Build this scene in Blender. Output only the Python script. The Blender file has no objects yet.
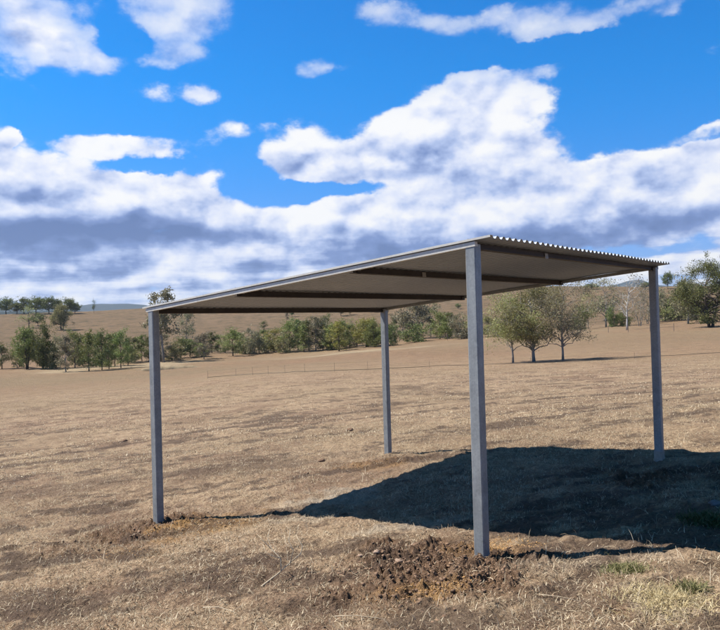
import bpy, math, random
import numpy as np
from mathutils import Matrix, Vector
random.seed(7); RS = np.random.RandomState(11)
SC = bpy.context.scene; COL = SC.collection
sin, cos, pi = math.sin, math.cos, math.pi

# ------------------------------------------------------------------ camera
EYE = 1.675; F = 740.2; PITCH = .013; ROLL = .028
FW = np.array([0, cos(PITCH), sin(PITCH)]); UP = np.array([0, -sin(PITCH), cos(PITCH)]); RT = np.array([1., 0, 0])
cam_r = RT*cos(ROLL) - UP*sin(ROLL); cam_u = RT*sin(ROLL) + UP*cos(ROLL)
cd = bpy.data.cameras.new('camera'); cam = bpy.data.objects.new('camera', cd); COL.objects.link(cam)
M = Matrix.Identity(4)
for i in range(3):
    M[i][0] = cam_r[i]; M[i][1] = cam_u[i]; M[i][2] = -FW[i]
M[2][3] = EYE
cam.matrix_world = M
cd.sensor_fit = 'HORIZONTAL'; cd.sensor_width = 36; cd.lens = F/720*36
cd.clip_start = .05; cd.clip_end = 20000
SC.camera = cam

def ray(px, py):
    d = cam_r*(px-360)/F - cam_u*(py-315)/F + FW
    return d/np.linalg.norm(d)

# ------------------------------------------------------------------ noise
def hsh(ix, iy, s):
    h = (ix.astype(np.int64)*374761393 + iy.astype(np.int64)*668265263 + s*1442695041) & 0xffffffff
    h = ((h ^ (h >> 13))*1274126177) & 0xffffffff
    return ((h ^ (h >> 16)) & 0xffff)/65535.
def vnoise(x, y, s=0):
    x = np.asarray(x, float); y = np.asarray(y, float)
    ix = np.floor(x); iy = np.floor(y); fx = x-ix; fy = y-iy
    fx = fx*fx*fx*(fx*(fx*6-15)+10); fy = fy*fy*fy*(fy*(fy*6-15)+10)
    a = hsh(ix, iy, s); b = hsh(ix+1, iy, s); c = hsh(ix, iy+1, s); d = hsh(ix+1, iy+1, s)
    return (a*(1-fx)+b*fx)*(1-fy)+(c*(1-fx)+d*fx)*fy - .5
def fbm(x, y, o=4, s=0, g=.5):
    r = 0; a = 1
    for k in range(o):
        r = r + a*vnoise(x*2**k+17.3*k, y*2**k-9.1*k, s+k); a *= g
    return r

# ------------------------------------------------------------------ terrain
PXS = np.array([-500, 0, 150, 300, 430, 540, 630, 720, 1200.])
AZS = np.arctan((PXS-360)/F)
DS = np.array([0, 12, 30, 60, 90, 130, 200, 300, 400, 600, 1500, 9000.])
SL = .069*np.sin(AZS)-.033*np.cos(AZS)
ZT = np.zeros((len(PXS), len(DS)))
ZT[:, 1] = SL*12
T60 = [-3.3, -2.95, -2.7, -1.98, -1.95, -1.75, -1.6, -1.4, -.6]
T90 = [-4.2, -3.9, -3.6, -2.9, -1.75, -1.65, -1.2, -.9, 0]
T130 = [-4.6, -4.45, -4.45, -3.6, -1.5, -1.5, -.65, -.1, 1]
T200 = [-2.6, -2.6, -2.1, -1.8, -1.0, -.5, .9, 1.7, 3]
T300 = [4.6, 4.9, 5.3, 5.6, 6.2, 6.6, 7.8, 7.9, 9]
T400 = [10, 12.6, 14.9, 17.5, 20.5, 20.5, 18, 16, 15]
ZT[:, 2] = SL*12 + (np.array(T60)-SL*12)*.40
for j, T in zip((3, 4, 5, 6, 7, 8), (T60, T90, T130, T200, T300, T400)): ZT[:, j] = T
ZT[:, 9] = 8; ZT[:, 10] = -12; ZT[:, 11] = -12
NG = 500; DG = np.expm1(np.linspace(0, np.log1p(9000/20.), NG))*20; AG = np.linspace(-pi, pi, 361)
rows = np.array([np.interp(DG, DS, r) for r in ZT])
G = np.array([[np.interp(a, AZS, rows[:, j]) for j in range(NG)] for a in AG])
def blur(A, n, ax):
    k = np.exp(-np.linspace(-2, 2, 2*n+1)**2); k /= k.sum()
    P = np.concatenate([np.repeat(A.take([0], ax), n, ax), A, np.repeat(A.take([-1], ax), n, ax)], ax)
    return sum(k[i]*P.take(range(i, i+A.shape[ax]), ax) for i in range(2*n+1))
far_blend = G[:, :1]*0
G = blur(blur(G, 8, 1), 6, 0)
def hbase(x, y):
    x = np.asarray(x, float); y = np.asarray(y, float)
    d = np.hypot(x, y); a = np.arctan2(x, y)
    u = np.log1p(d/20.)/np.log1p(9000/20.)*(NG-1); v = (a+pi)/(2*pi)*360
    u = np.clip(u, 0, NG-1.001); v = np.clip(v, 0, 359.999)
    i = u.astype(int); j = v.astype(int); fu = u-i; fv = v-j
    t = (G[j, i]*(1-fu)+G[j, i+1]*fu)*(1-fv)+(G[j+1, i]*(1-fu)+G[j+1, i+1]*fu)*fv
    pl = .069*x-.033*y
    w = np.clip((d-11)/14., 0, 1); w = w*w*(3-2*w)
    return pl*(1-w)+t*w
def hmid(x, y):
    x = np.asarray(x, float); y = np.asarray(y, float); d = np.hypot(x, y)
    h = hbase(x, y)
    h = h + .05*fbm(x*.45, y*.45, 3, 3)*np.clip(d/9, 0, 1)
    h = h + .5*fbm(x*.03, y*.03, 3, 9)*np.clip((d-25)/80, 0, 1)
    h = h + 3*fbm(x*.006, y*.006, 3, 19)*np.clip((d-200)/250, 0, 1)
    return h
# shelter plan
TH = .886; U = np.array([cos(TH), sin(TH)]); V = np.array([-sin(TH), cos(TH)])
PN = np.array([.868, 5.593]); WW = 4.058; DD = 4.185
PL = PN+V*WW; PR = PN+U*DD; PB = PL+U*DD
ZHI = .593+EYE; ZLO = .243+EYE

_c = []
for _P, _z in ((PN, -.128), (PL, -.437), (PR, -.069), (PB, -.354)): _c.append((_P, _z-float(hmid(*_P))))
_hm0 = hmid
def hmid(x, y):             # the ground meets the foot of each post where it was measured
    h = _hm0(x, y)
    for _P, _d in _c: h = h + _d*np.exp(-((x-_P[0])**2+(y-_P[1])**2)/1.7)
    return h
def ground_hit(px, py, far=900, fn=hmid):
    r = ray(px, py); t = 2.0 + np.cumsum(np.full(9000, 1.)*np.linspace(.01, .3, 9000)); t = t[t < far]
    P = r[None, :]*t[:, None] + np.array([0, 0, EYE])
    dz = P[:, 2]-fn(P[:, 0], P[:, 1])
    k = np.argmax(dz < 0)
    if dz[k] >= 0: k = len(t)-1
    return P[k][0], P[k][1]

# soil patches: px centre, px radii -> ground ellipses
def patch(px, py, rx, ry):
    c = np.array(ground_hit(px, py, 60, hbase)); a = np.array(ground_hit(px+rx, py, 60, hbase)); b = np.array(ground_hit(px, py-ry, 60, hbase))
    return c, np.linalg.norm(a-c), np.linalg.norm(b-c)
def pmask(x, y, lst, s, amp=.9, fr=2.2):
    m = np.zeros_like(x)
    n = fbm(x*fr, y*fr, 5, s, .6)*amp
    for (px, py, rx, ry, w) in lst:
        c, a, b = patch(px, py, rx, ry)
        q = ((x-c[0])/a)**2+((y-c[1])/b)**2
        m = np.maximum(m, w*np.clip((1.25-np.sqrt(q)+n)*1.6, 0, 1))
    return np.clip(m, 0, 1)
BROWN = [(418, 566, 92, 25, 1), (475, 582, 60, 16, .9), (140, 528, 50, 9, .9), (175, 520, 30, 6, 1), (385, 462, 40, 4, .75), (640, 477, 38, 9, 1), (90, 545, 50, 7, .55), (720, 470, 30, 8, .5)]
OCHRE = [(428, 591, 44, 7, .8), (507, 547, 30, 9, 1), (468, 553, 20, 7, .5), (208, 524, 44, 8, 1), (170, 540, 25, 5, .5), (372, 465, 30, 4, .5), (120, 555, 40, 5, .3)]
PALE = [(345, 497, 40, 6, .8), (300, 520, 30, 4, .5), (410, 525, 60, 5, .7), (525, 541, 25, 5, .8), (660, 600, 28, 15, .6), (600, 560, 60, 8, .4)]
DARK = [(20, 530, 45, 5, .8), (60, 560, 60, 6, .9), (40, 600, 70, 12, .7), (250, 585, 60, 9, .7), (330, 605, 60, 9, .6), (150, 585, 60, 8, .5),
        (230, 468, 90, 7, .55), (330, 413, 30, 3, .7), (60, 490, 50, 6, .4), (545, 610, 60, 12, .6), (700, 570, 40, 7, .5), (420, 620, 80, 10, .8), (640, 625, 40, 8, .5), (200, 560, 40, 5, .5)]
def barem(x, y):           # bare darker earth between the mown swathes
    u = x*cos(.30)+y*sin(.30); v = -x*sin(.30)+y*cos(.30)
    n = fbm(u*.55, v*1.5, 4, 201, .6)+.75*fbm(u*2.6, v*4.5, 4, 211, .65)
    return np.clip((n-.13)*3.6, 0, 1)
def mound(x, y):
    h = 0*x
    for P, a, r in ((PN, .012, .42), (PL, .012, .4), (PB, .02, .45), (PR, .02, .5)):
        q = ((x-P[0])**2+(y-P[1])**2)/r**2
        h = h + a*np.exp(-q*1.1)
    c, a, b = patch(415, 572, 70, 16)
    h = h + .035*np.exp(-(((x-c[0])/a)**2+((y-c[1])/b)**2))
    return h
def hfull(x, y):
    x = np.asarray(x, float); y = np.asarray(y, float); d = np.hypot(x, y)
    w = np.clip((26-d)/16, 0, 1)
    h = hmid(x, y) + mound(x, y)
    br = np.zeros_like(x); near = d < 16
    if near.any(): br[near] = pmask(x[near], y[near], BROWN, 41)
    t = fbm(x*2.3, y*2.3, 3, 61)
    h = h + w*(.040*t + .030*fbm(x*8, y*8, 3, 71) + .012*fbm(x*34, y*34, 2, 81))
    cl = np.abs(fbm(x*13, y*13, 4, 91, .65))
    h = h + w*br*(.085*cl - .018 + .03*np.abs(fbm(x*42, y*42, 2, 95)))
    return h, br

# ------------------------------------------------------------------ materials
def mat(name):
    m = bpy.data.materials.new(name); m.use_nodes = True; nt = m.node_tree
    for n in list(nt.nodes): nt.nodes.remove(n)
    return m, nt
def N(nt, t, **k):
    n = nt.nodes.new(t)
    for a, v in k.items():
        if a == 'inp':
            for kk, vv in v.items(): n.inputs[kk].default_value = vv
        else: setattr(n, a, v)
    return n
def lk(nt, a, b): nt.links.new(a, b)
def bsdf(nt, col, rough=.6, metal=0., spec=.5, **k):
    p = N(nt, 'ShaderNodeBsdfPrincipled'); o = N(nt, 'ShaderNodeOutputMaterial'); lk(nt, p.outputs[0], o.inputs[0])
    if isinstance(col, tuple): p.inputs['Base Color'].default_value = (*col, 1)
    else: lk(nt, col, p.inputs['Base Color'])
    p.inputs['Roughness'].default_value = rough; p.inputs['Metallic'].default_value = metal
    p.inputs['Specular IOR Level'].default_value = spec
    return p, o
def noise(nt, scale, detail=4, rough=.6, co=None, dist=0., dim='3D'):
    n = N(nt, 'ShaderNodeTexNoise', noise_dimensions=dim, inp={'Scale': scale, 'Detail': detail, 'Roughness': rough, 'Distortion': dist})
    if co is not None: lk(nt, co, n.inputs['Vector'])
    return n.outputs['Fac']
def ramp(nt, fac, pts, interp='LINEAR'):
    r = N(nt, 'ShaderNodeValToRGB'); r.color_ramp.interpolation = interp
    e = r.color_ramp.elements
    while len(e) < len(pts): e.new(.5)
    for q, (p, c) in zip(e, pts):
        q.position = p; q.color = (*c, 1) if isinstance(c, tuple) else (c, c, c, 1)
    lk(nt, fac, r.inputs[0]); return r.outputs[0]
def mix(nt, f, a, b, bt='MIX'):
    m = N(nt, 'ShaderNodeMix', data_type='RGBA', blend_type=bt)
    for s, i in ((f, 0), (a, 6), (b, 7)):
        if isinstance(s, (int, float)): m.inputs[i].default_value = s if i == 0 else (s, s, s, 1)
        elif isinstance(s, tuple): m.inputs[i].default_value = (*s, 1)
        else: lk(nt, s, m.inputs[i])
    return m.outputs[2]
def math_(nt, op, a, b=None, c=None, clamp=False):
    m = N(nt, 'ShaderNodeMath', operation=op, use_clamp=clamp)
    for s, i in ((a, 0), (b, 1), (c, 2)):
        if s is None: continue
        if isinstance(s, (int, float)): m.inputs[i].default_value = s
        else: lk(nt, s, m.inputs[i])
    return m.outputs[0]

def mat_ground():
    m, nt = mat('dry_pasture')
    co = N(nt, 'ShaderNodeTexCoord').outputs['Object']
    at = N(nt, 'ShaderNodeAttribute', attribute_name='soil'); sp = N(nt, 'ShaderNodeSeparateColor'); lk(nt, at.outputs['Color'], sp.inputs[0])
    dk = at.outputs['Alpha']
    at2 = N(nt, 'ShaderNodeAttribute', attribute_name='zone'); sp2 = N(nt, 'ShaderNodeSeparateColor'); lk(nt, at2.outputs['Color'], sp2.inputs[0])
    # straw, at several sizes
    fine = noise(nt, 38, 6, .75, co); mid = noise(nt, 4.5, 7, .72, co); big = noise(nt, .55, 5, .6, co); huge = noise(nt, .06, 5, .6, co)
    vbig = noise(nt, .018, 4, .6, co)
    c1 = ramp(nt, mid, [(.32, (.085, .050, .035)), (.42, (.235, .146, .092)), (.51, (.42, .285, .18)), (.63, (.64, .475, .31))])
    c2 = ramp(nt, fine, [(.33, (.085, .05, .034)), (.45, (.34, .228, .142)), (.58, (.76, .58, .38))])
    c = mix(nt, .5, c1, c2)
    red = ramp(nt, big, [(.38, 1.), (.56, 0.)])
    c = mix(nt, math_(nt, 'MULTIPLY', red, .55), c, mix(nt, fine, (.09, .05, .036), (.27, .155, .105)))
    c = mix(nt, ramp(nt, huge, [(.40, 0.), (.62, .5)]), c, mix(nt, fine, (.24, .17, .10), (.46, .35, .21)))
    # darker browner trampled lines
    # far pasture
    farc = mix(nt, huge, (.34, .215, .132), (.29, .19, .112)); farc = mix(nt, ramp(nt, noise(nt, .9, 6, .75, co), [(.3, .7), (.7, 0.)]), farc, (.11, .07, .043))
    farc = mix(nt, ramp(nt, vbig, [(.35, .6), (.6, 0.)]), farc, (.25, .20, .12))
    c = mix(nt, sp2.outputs[0], c, farc)
    hillc = mix(nt, noise(nt, .05, 6, .7, co), (.215, .142, .085), (.165, .112, .064))
    hillc = mix(nt, ramp(nt, noise(nt, .22, 6, .8, co), [(.38, .8), (.56, 0.)]), hillc, (.075, .062, .034))
    c = mix(nt, sp2.outputs[1], c, hillc)
    pg = mix(nt, noise(nt, .8, 5, .7, co), (.33, .25, .155), (.45, .37, .25))
    c = mix(nt, sp2.outputs[2], c, pg)
    # loose soil
    clod = noise(nt, 22, 7, .75, co)
    sb = ramp(nt, clod, [(.32, (.07, .042, .028)), (.5, (.20, .122, .076)), (.66, (.36, .235, .15))])
    c = mix(nt, sp.outputs[0], c, sb)
    so = mix(nt, clod, (.30, .16, .065), (.60, .37, .16))
    c = mix(nt, math_(nt, 'MULTIPLY', sp.outputs[1], ramp(nt, clod, [(.3, .5), (.55, 1.)])), c, so)
    c = mix(nt, math_(nt, 'MULTIPLY', sp.outputs[2], .75), c, mix(nt, fine, (.36, .30, .22), (.66, .58, .46)))
    c = mix(nt, math_(nt, 'MULTIPLY', dk, .92), c, mix(nt, fine, (.04, .027, .020), (.155, .105, .078)))
    c = mix(nt, 1., c, (.93, .92, .92), 'MULTIPLY')
    p, o = bsdf(nt, c, .95, 0, .15)
    b = N(nt, 'ShaderNodeBump', inp={'Strength': .8, 'Distance': .03})
    hh = math_(nt, 'ADD', math_(nt, 'MULTIPLY', fine, .5), mid); lk(nt, hh, b.inputs['Height'])
    b2 = N(nt, 'ShaderNodeBump', inp={'Strength': .9, 'Distance': .3}); lk(nt, noise(nt, 1.6, 8, .75, co), b2.inputs['Height']); lk(nt, b.outputs[0], b2.inputs['Normal'])
    lk(nt, b2.outputs[0], p.inputs['Normal'])
    return m
def mat_straw(name, c0, c1, c2):
    m, nt = mat(name)
    g = N(nt, 'ShaderNodeNewGeometry')
    c = ramp(nt, g.outputs['Random Per Island'], [(0., c0), (.5, c1), (1., c2)])
    c = mix(nt, 1., c, (.82, .80, .78), 'MULTIPLY')
    p, o = bsdf(nt, c, .7, 0, .25)
    tr = N(nt, 'ShaderNodeBsdfTranslucent'); lk(nt, c, tr.inputs[0]); ms = N(nt, 'ShaderNodeMixShader', inp={0: .2})
    lk(nt, p.outputs[0], ms.inputs[1]); lk(nt, tr.outputs[0], ms.inputs[2]); lk(nt, ms.outputs[0], o.inputs[0])
    return m
def mat_leaf(name, c0, c1, c2, tl=.25):
    m, nt = mat(name)
    g = N(nt, 'ShaderNodeNewGeometry'); oi = N(nt, 'ShaderNodeObjectInfo')
    co = N(nt, 'ShaderNodeTexCoord').outputs['Object']
    f = math_(nt, 'ADD', math_(nt, 'MULTIPLY', g.outputs['Random Per Island'], .6), math_(nt, 'MULTIPLY', noise(nt, .7, 2, .5, co), .5))
    c = ramp(nt, f, [(.1, c0), (.5, c1), (.95, c2)])
    hs = N(nt, 'ShaderNodeHueSaturation', inp={'Saturation': 1.0}); lk(nt, c, hs.inputs['Color'])
    lk(nt, math_(nt, 'ADD', math_(nt, 'MULTIPLY', oi.outputs['Random'], .42), .66), hs.inputs['Value'])
    lk(nt, math_(nt, 'ADD', math_(nt, 'MULTIPLY', oi.outputs['Random'], .05), .475), hs.inputs['Hue'])
    p, o = bsdf(nt, hs.outputs[0], .55, 0, .35)
    tr = N(nt, 'ShaderNodeBsdfTranslucent'); lk(nt, hs.outputs[0], tr.inputs[0]); ms = N(nt, 'ShaderNodeMixShader', inp={0: tl})
    lk(nt, p.outputs[0], ms.inputs[1]); lk(nt, tr.outputs[0], ms.inputs[2]); lk(nt, ms.outputs[0], o.inputs[0])
    return m
def mat_rough(name, c0, c1, sc=6, rough=.85, bump=.02, metal=0., co_scale=None):
    m, nt = mat(name)
    co = N(nt, 'ShaderNodeTexCoord').outputs['Object']
    if co_scale:
        mp = N(nt, 'ShaderNodeMapping'); mp.inputs['Scale'].default_value = co_scale; lk(nt, co, mp.inputs[0]); co = mp.outputs[0]
    n = noise(nt, sc, 5, .65, co)
    p, o = bsdf(nt, ramp(nt, n, [(.3, c0), (.7, c1)]), rough, metal, .3)
    if bump:
        b = N(nt, 'ShaderNodeBump', inp={'Strength': .5, 'Distance': bump}); lk(nt, n, b.inputs['Height']); lk(nt, b.outputs[0], p.inputs['Normal'])
    return m
def mat_galv(name, c0, c1, rough, metal):
    m, nt = mat(name)
    co = N(nt, 'ShaderNodeTexCoord').outputs['Object']
    n1 = noise(nt, 9, 5, .65, co); 
    mp = N(nt, 'ShaderNodeMapping'); mp.inputs['Scale'].default_value = (18, 18, .6); lk(nt, co, mp.inputs[0])
    n2 = noise(nt, 1.5, 5, .7, mp.outputs[0])
    v = N(nt, 'ShaderNodeTexVoronoi', inp={'Scale': 75.}); lk(nt, co, v.inputs['Vector'])
    f = math_(nt, 'ADD', math_(nt, 'MULTIPLY', n1, .5), math_(nt, 'MULTIPLY', n2, .4)); f = math_(nt, 'ADD', f, math_(nt, 'MULTIPLY', v.outputs['Color'], .15))
    c = ramp(nt, f, [(.34, c0), (.72, c1)])
    p, o = bsdf(nt, c, rough, metal, .5)
    rr = math_(nt, 'ADD', math_(nt, 'MULTIPLY', n2, .25), rough-.12); lk(nt, rr, p.inputs['Roughness'])
    return m
MG = mat_ground()
M_straw = mat_straw('dry_straw', (.12, .080, .050), (.50, .385, .25), (.97, .85, .63))
M_green = mat_straw('green_grass', (.10, .11, .04), (.19, .19, .075), (.36, .32, .16))
M_weed = mat_straw('weed_leaf', (.04, .06, .02), (.08, .115, .035), (.16, .18, .08))
M_yel = mat_straw('yellow_straw', (.36, .28, .14), (.60, .49, .27), (.80, .70, .45))
M_clod = mat_rough('clod_soil', (.09, .054, .035), (.33, .21, .135), 9, .95, .01)
M_clodo = mat_rough('ochre_soil', (.28, .15, .06), (.55, .34, .15), 9, .95, .01)
M_galv = mat_galv('galvanised_steel', (.17, .18, .185), (.33, .345, .345), .46, .2)
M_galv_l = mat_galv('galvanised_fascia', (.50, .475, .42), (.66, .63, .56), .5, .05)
M_zinc = mat_galv('zinc_sheet', (.28, .315, .37), (.37, .41, .47), .42, .35)
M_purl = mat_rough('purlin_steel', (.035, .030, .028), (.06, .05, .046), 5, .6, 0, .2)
M_brk = mat_rough('bracket_steel', (.26, .24, .21), (.36, .34, .30), 20, .5, 0, .4)
M_bolt = mat_rough('bolt_steel', (.35, .35, .36), (.5, .5, .5), 20, .4, 0, .8)
M_bark = mat_rough('dark_bark', (.035, .028, .022), (.12, .095, .075), 3, .9, .03, 0, (1, 1, .3))
M_barkg = mat_rough('grey_gum_bark', (.13, .115, .10), (.36, .33, .29), 2.2, .85, .02, 0, (1, 1, .35))
M_barkw = mat_rough('white_gum_bark', (.33, .31, .28), (.62, .60, .56), 1.6, .8, .01, 0, (1, 1, .4))
M_twig = mat_rough('bleached_wood', (.38, .30, .20), (.62, .52, .38), 12, .8, .002)
M_stone = mat_rough('blue_grey_stone', (.12, .12, .12), (.20, .20, .20), 14, .8, .004)
M_wire = mat_rough('dark_fence_wire', (.04, .035, .03), (.08, .07, .06), 5, .7, 0)
M_picket = mat_rough('steel_picket', (.16, .125, .095), (.26, .21, .17), 8, .8, 0)
L_dark = mat_leaf('leaf_dark', (0.073, 0.088, 0.025), (0.146, 0.169, 0.049), (0.274, 0.288, 0.093))
L_mid = mat_leaf('leaf_mid', (0.104, 0.136, 0.032), (0.207, 0.252, 0.067), (0.376, 0.409, 0.128))
L_olive = mat_leaf('leaf_olive', (0.150, 0.155, 0.054), (0.299, 0.302, 0.114), (0.508, 0.488, 0.213), .35)
L_grey = mat_leaf('leaf_grey', (0.142, 0.131, 0.074), (0.253, 0.232, 0.133), (0.432, 0.380, 0.241), .3)
L_yel = mat_leaf('leaf_yellowgreen', (0.150, 0.155, 0.032), (0.302, 0.296, 0.065), (0.503, 0.451, 0.128), .35)

# ------------------------------------------------------------------ mesh helpers
def mesh_obj(name, verts, faces, material, parent=None, smooth=False, loc=None):
    me = bpy.data.meshes.new(name); verts = np.asarray(verts, np.float32)
    if isinstance(faces, np.ndarray):
        nf, k = faces.shape
        me.vertices.add(len(verts)); me.vertices.foreach_set('co', verts.ravel())
        me.loops.add(nf*k); me.loops.foreach_set('vertex_index', faces.ravel().astype(np.int32))
        me.polygons.add(nf); me.polygons.foreach_set('loop_start', np.arange(0, nf*k, k, dtype=np.int32))
        me.update(calc_edges=True)
    else:
        me.from_pydata(verts.tolist(), [], faces); me.update()
    if smooth: me.polygons.foreach_set('use_smooth', np.ones(len(me.polygons), bool))
    if material: me.materials.append(material)
    o = bpy.data.objects.new(name, me); COL.objects.link(o)
    if parent: o.parent = parent
    if loc is not None: o.location = loc
    return o
def empty(name, loc, label, cat, group=None, rz=0):
    o = bpy.data.objects.new(name, None); COL.objects.link(o); o.location = loc; o.rotation_euler = (0, 0, rz); o.empty_display_size = .3
    return tag(o, label, cat, group)
def tag(o, label=None, cat=None, group=None, kind=None):
    if label: o['label'] = label
    if cat: o['category'] = cat
    if group: o['group'] = group
    if kind: o['kind'] = kind
    return o
class MB:
    def __init__(s): s.v = []; s.f = []
    def add(s, v, f):
        b = len(s.v); s.v += [tuple(map(float, q)) for q in v]; s.f += [tuple(b+i for i in q) for q in f]
    def prism(s, poly, A, B, ax, ay, cap=True):       # polygon (list of (a,b)) swept from A to B with local axes ax, ay
        A = np.array(A, float); B = np.array(B, float); ax = np.array(ax, float); ay = np.array(ay, float); n = len(poly)
        v = [A+ax*p[0]+ay*p[1] for p in poly]+[B+ax*p[0]+ay*p[1] for p in poly]
        f = [(i, (i+1) % n, n+(i+1) % n, n+i) for i in range(n)]
        if cap: f += [tuple(range(n))[::-1], tuple(range(n, 2*n))]
        s.add(v, f)
    def tube(s, pts, rad, n=6, cap=True):
        pts = [np.array(p, float) for p in pts]; rings = []
        for i, p in enumerate(pts):
            t = pts[min(i+1, len(pts)-1)]-pts[max(i-1, 0)]; t = t/(np.linalg.norm(t)+1e-9)
            a = np.cross(t, [0.31, .95, .1]) if abs(t[1]) < .9 else np.cross(t, [1, 0, 0]); a /= np.linalg.norm(a); b = np.cross(t, a)
            rings.append([p+rad[i]*(a*cos(2*pi*k/n)+b*sin(2*pi*k/n)) for k in range(n)])
        v = [q for r in rings for q in r]; f = []
        for i in range(len(pts)-1):
            for k in range(n): f.append((i*n+k, i*n+(k+1) % n, (i+1)*n+(k+1) % n, (i+1)*n+k))
        if cap: f += [tuple(range(n))[::-1], tuple((len(pts)-1)*n+k for k in range(n))]
        s.add(v, f)
    def build(s, name, m, parent=None, smooth=False, loc=None): return mesh_obj(name, s.v, s.f, m, parent, smooth, loc)

# ------------------------------------------------------------------ ground sheet
def build_ground():
    r1 = list(np.geomspace(.25, 3., 26)); r = 3.
    while r < 95: r1.append(r); r += max(.0085*1, r*r*.00062)
    r1 += list(np.geomspace(95, 1000, 150)); r1 += list(np.geomspace(1030, 9500, 22))
    R = np.array(sorted(set(r1)))
    A = np.concatenate([np.linspace(-34, 34, 820), np.linspace(34.5, 325.5, 190)])*pi/180
    RR, AA = np.meshgrid(R, A, indexing='ij'); x = (RR*np.sin(AA)).ravel(); y = (RR*np.cos(AA)).ravel()
    z, br = hfull(x, y)
    nr, na = len(R), len(A)
    i, j = np.meshgrid(np.arange(nr-1), np.arange(na), indexing='ij'); j2 = (j+1) % na
    F4 = np.stack([i*na+j, i*na+j2, (i+1)*na+j2, (i+1)*na+j], -1).reshape(-1, 4)[:, ::-1]
    v = np.stack([x, y, z], 1)
    # close the hole under the camera
    o = mesh_obj('ground', v, F4, MG, smooth=True)
    d = np.hypot(x, y); near = d < 20
    s = np.zeros((len(x), 4), np.float32); s[:, 0] = br
    xn, yn = x[near], y[near]
    s[near, 1] = pmask(xn, yn, OCHRE, 141, .8, 4); s[near, 2] = pmask(xn, yn, PALE, 151, 1.0, 3)
    s[near, 3] = pmask(xn, yn, DARK, 161, 1.3, 2.4)
    s[:, 3] = np.maximum(s[:, 3], .8*barem(x, y)*np.clip((55-d)/35, 0, 1))
    a = o.data.color_attributes.new('soil', 'FLOAT_COLOR', 'POINT'); a.data.foreach_set('color', s.ravel())
    zc = np.zeros((len(x), 4), np.float32)
    zc[:, 0] = np.clip((d-28)/60, 0, 1)
    az = np.arctan2(x, y); tl = np.interp(az, AZS, [130, 128, 128, 124, 125, 150, 150, 140, 140])
    zc[:, 1] = np.clip((d-tl-15)/30, 0, 1)
    zc[:, 2] = .8*np.exp(-((d-(tl-4)+16*fbm(x*.05, y*.05, 4, 5))/9)**2)*np.clip(.35+2.6*fbm(x*.09, y*.09, 4, 15), 0, 1)*np.clip((.30-az)*8, 0, 1)
    a = o.data.color_attributes.new('zone', 'FLOAT_COLOR', 'POINT'); a.data.foreach_set('color', zc.ravel())
    tag(o, kind='structure')
    # small disc beneath the camera joins the sheet
    return o
build_ground()

# ------------------------------------------------------------------ far mountains (structure)
def mountains(name, pts, dist, depth, seed, m):
    # ridge skyline given as (px, py); true heights at true distance
    px = np.array([p[0] for p in pts], float); py = np.array([p[1] for p in pts], float)
    az = np.linspace(math.atan((px[0]-360)/F), math.atan((px[-1]-360)/F), 420)
    pxx = np.tan(az)*F+360; pyy = np.interp(pxx, px, py)
    k = np.arange(len(az)); el = []
    for a, b in zip(pxx, pyy):
        r = ray(a, b); el.append(r[2]/math.hypot(r[0], r[1]))
    hz = np.array(el)*dist+EYE
    nd = 26; v = []; t = np.linspace(-1, 1, nd)
    for i, tt in enumerate(t):
        d = dist+depth*tt; prof = (1-abs(tt))**.9
        x = d*np.sin(az); y = d*np.cos(az)
        z = -20+(hz+20)*prof + (fbm(x*.004, y*.004, 5, seed, .55)*70 + fbm(x*.03, y*.03, 3, seed+7)*16)*(prof*(1-prof)*2+.04)
        v.append(np.stack([x, y, z], 1))
    v = np.concatenate(v); na = len(az)
    i, j = np.meshgrid(np.arange(nd-1), np.arange(na-1), indexing='ij')
    F4 = np.stack([i*na+j, i*na+j+1, (i+1)*na+j+1, (i+1)*na+j], -1).reshape(-1, 4)
    tag(mesh_obj(name, v, F4, m, smooth=True), kind='structure')
M_for = mat_rough('haze_blue_forest', (.014, .025, .030), (.028, .042, .045), .02, .95, 0)  # blue of distant haze is painted into the forest colour
mountains('distant_mountains', [(-700, 306), (-300, 312), (-150, 307), (-20, 309), (30, 306), (70, 306), (95, 303), (130, 303), (165, 306), (260, 306), (400, 303), (520, 296), (590, 291), (612, 285), (630, 279), (643, 278), (655, 283), (672, 285), (700, 284), (780, 287), (1000, 278), (1500, 275)], 3600, 700, 5, M_for)
mountains('wooded_ridge', [(-600, 315), (-200, 314), (-30, 312), (20, 311), (70, 309), (95, 313), (110, 318), (150, 330), (400, 320), (520, 304), (590, 291), (610, 288), (640, 286), (670, 287), (690, 290), (740, 288), (1300, 285)], 900, 120, 25, M_for)

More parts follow.
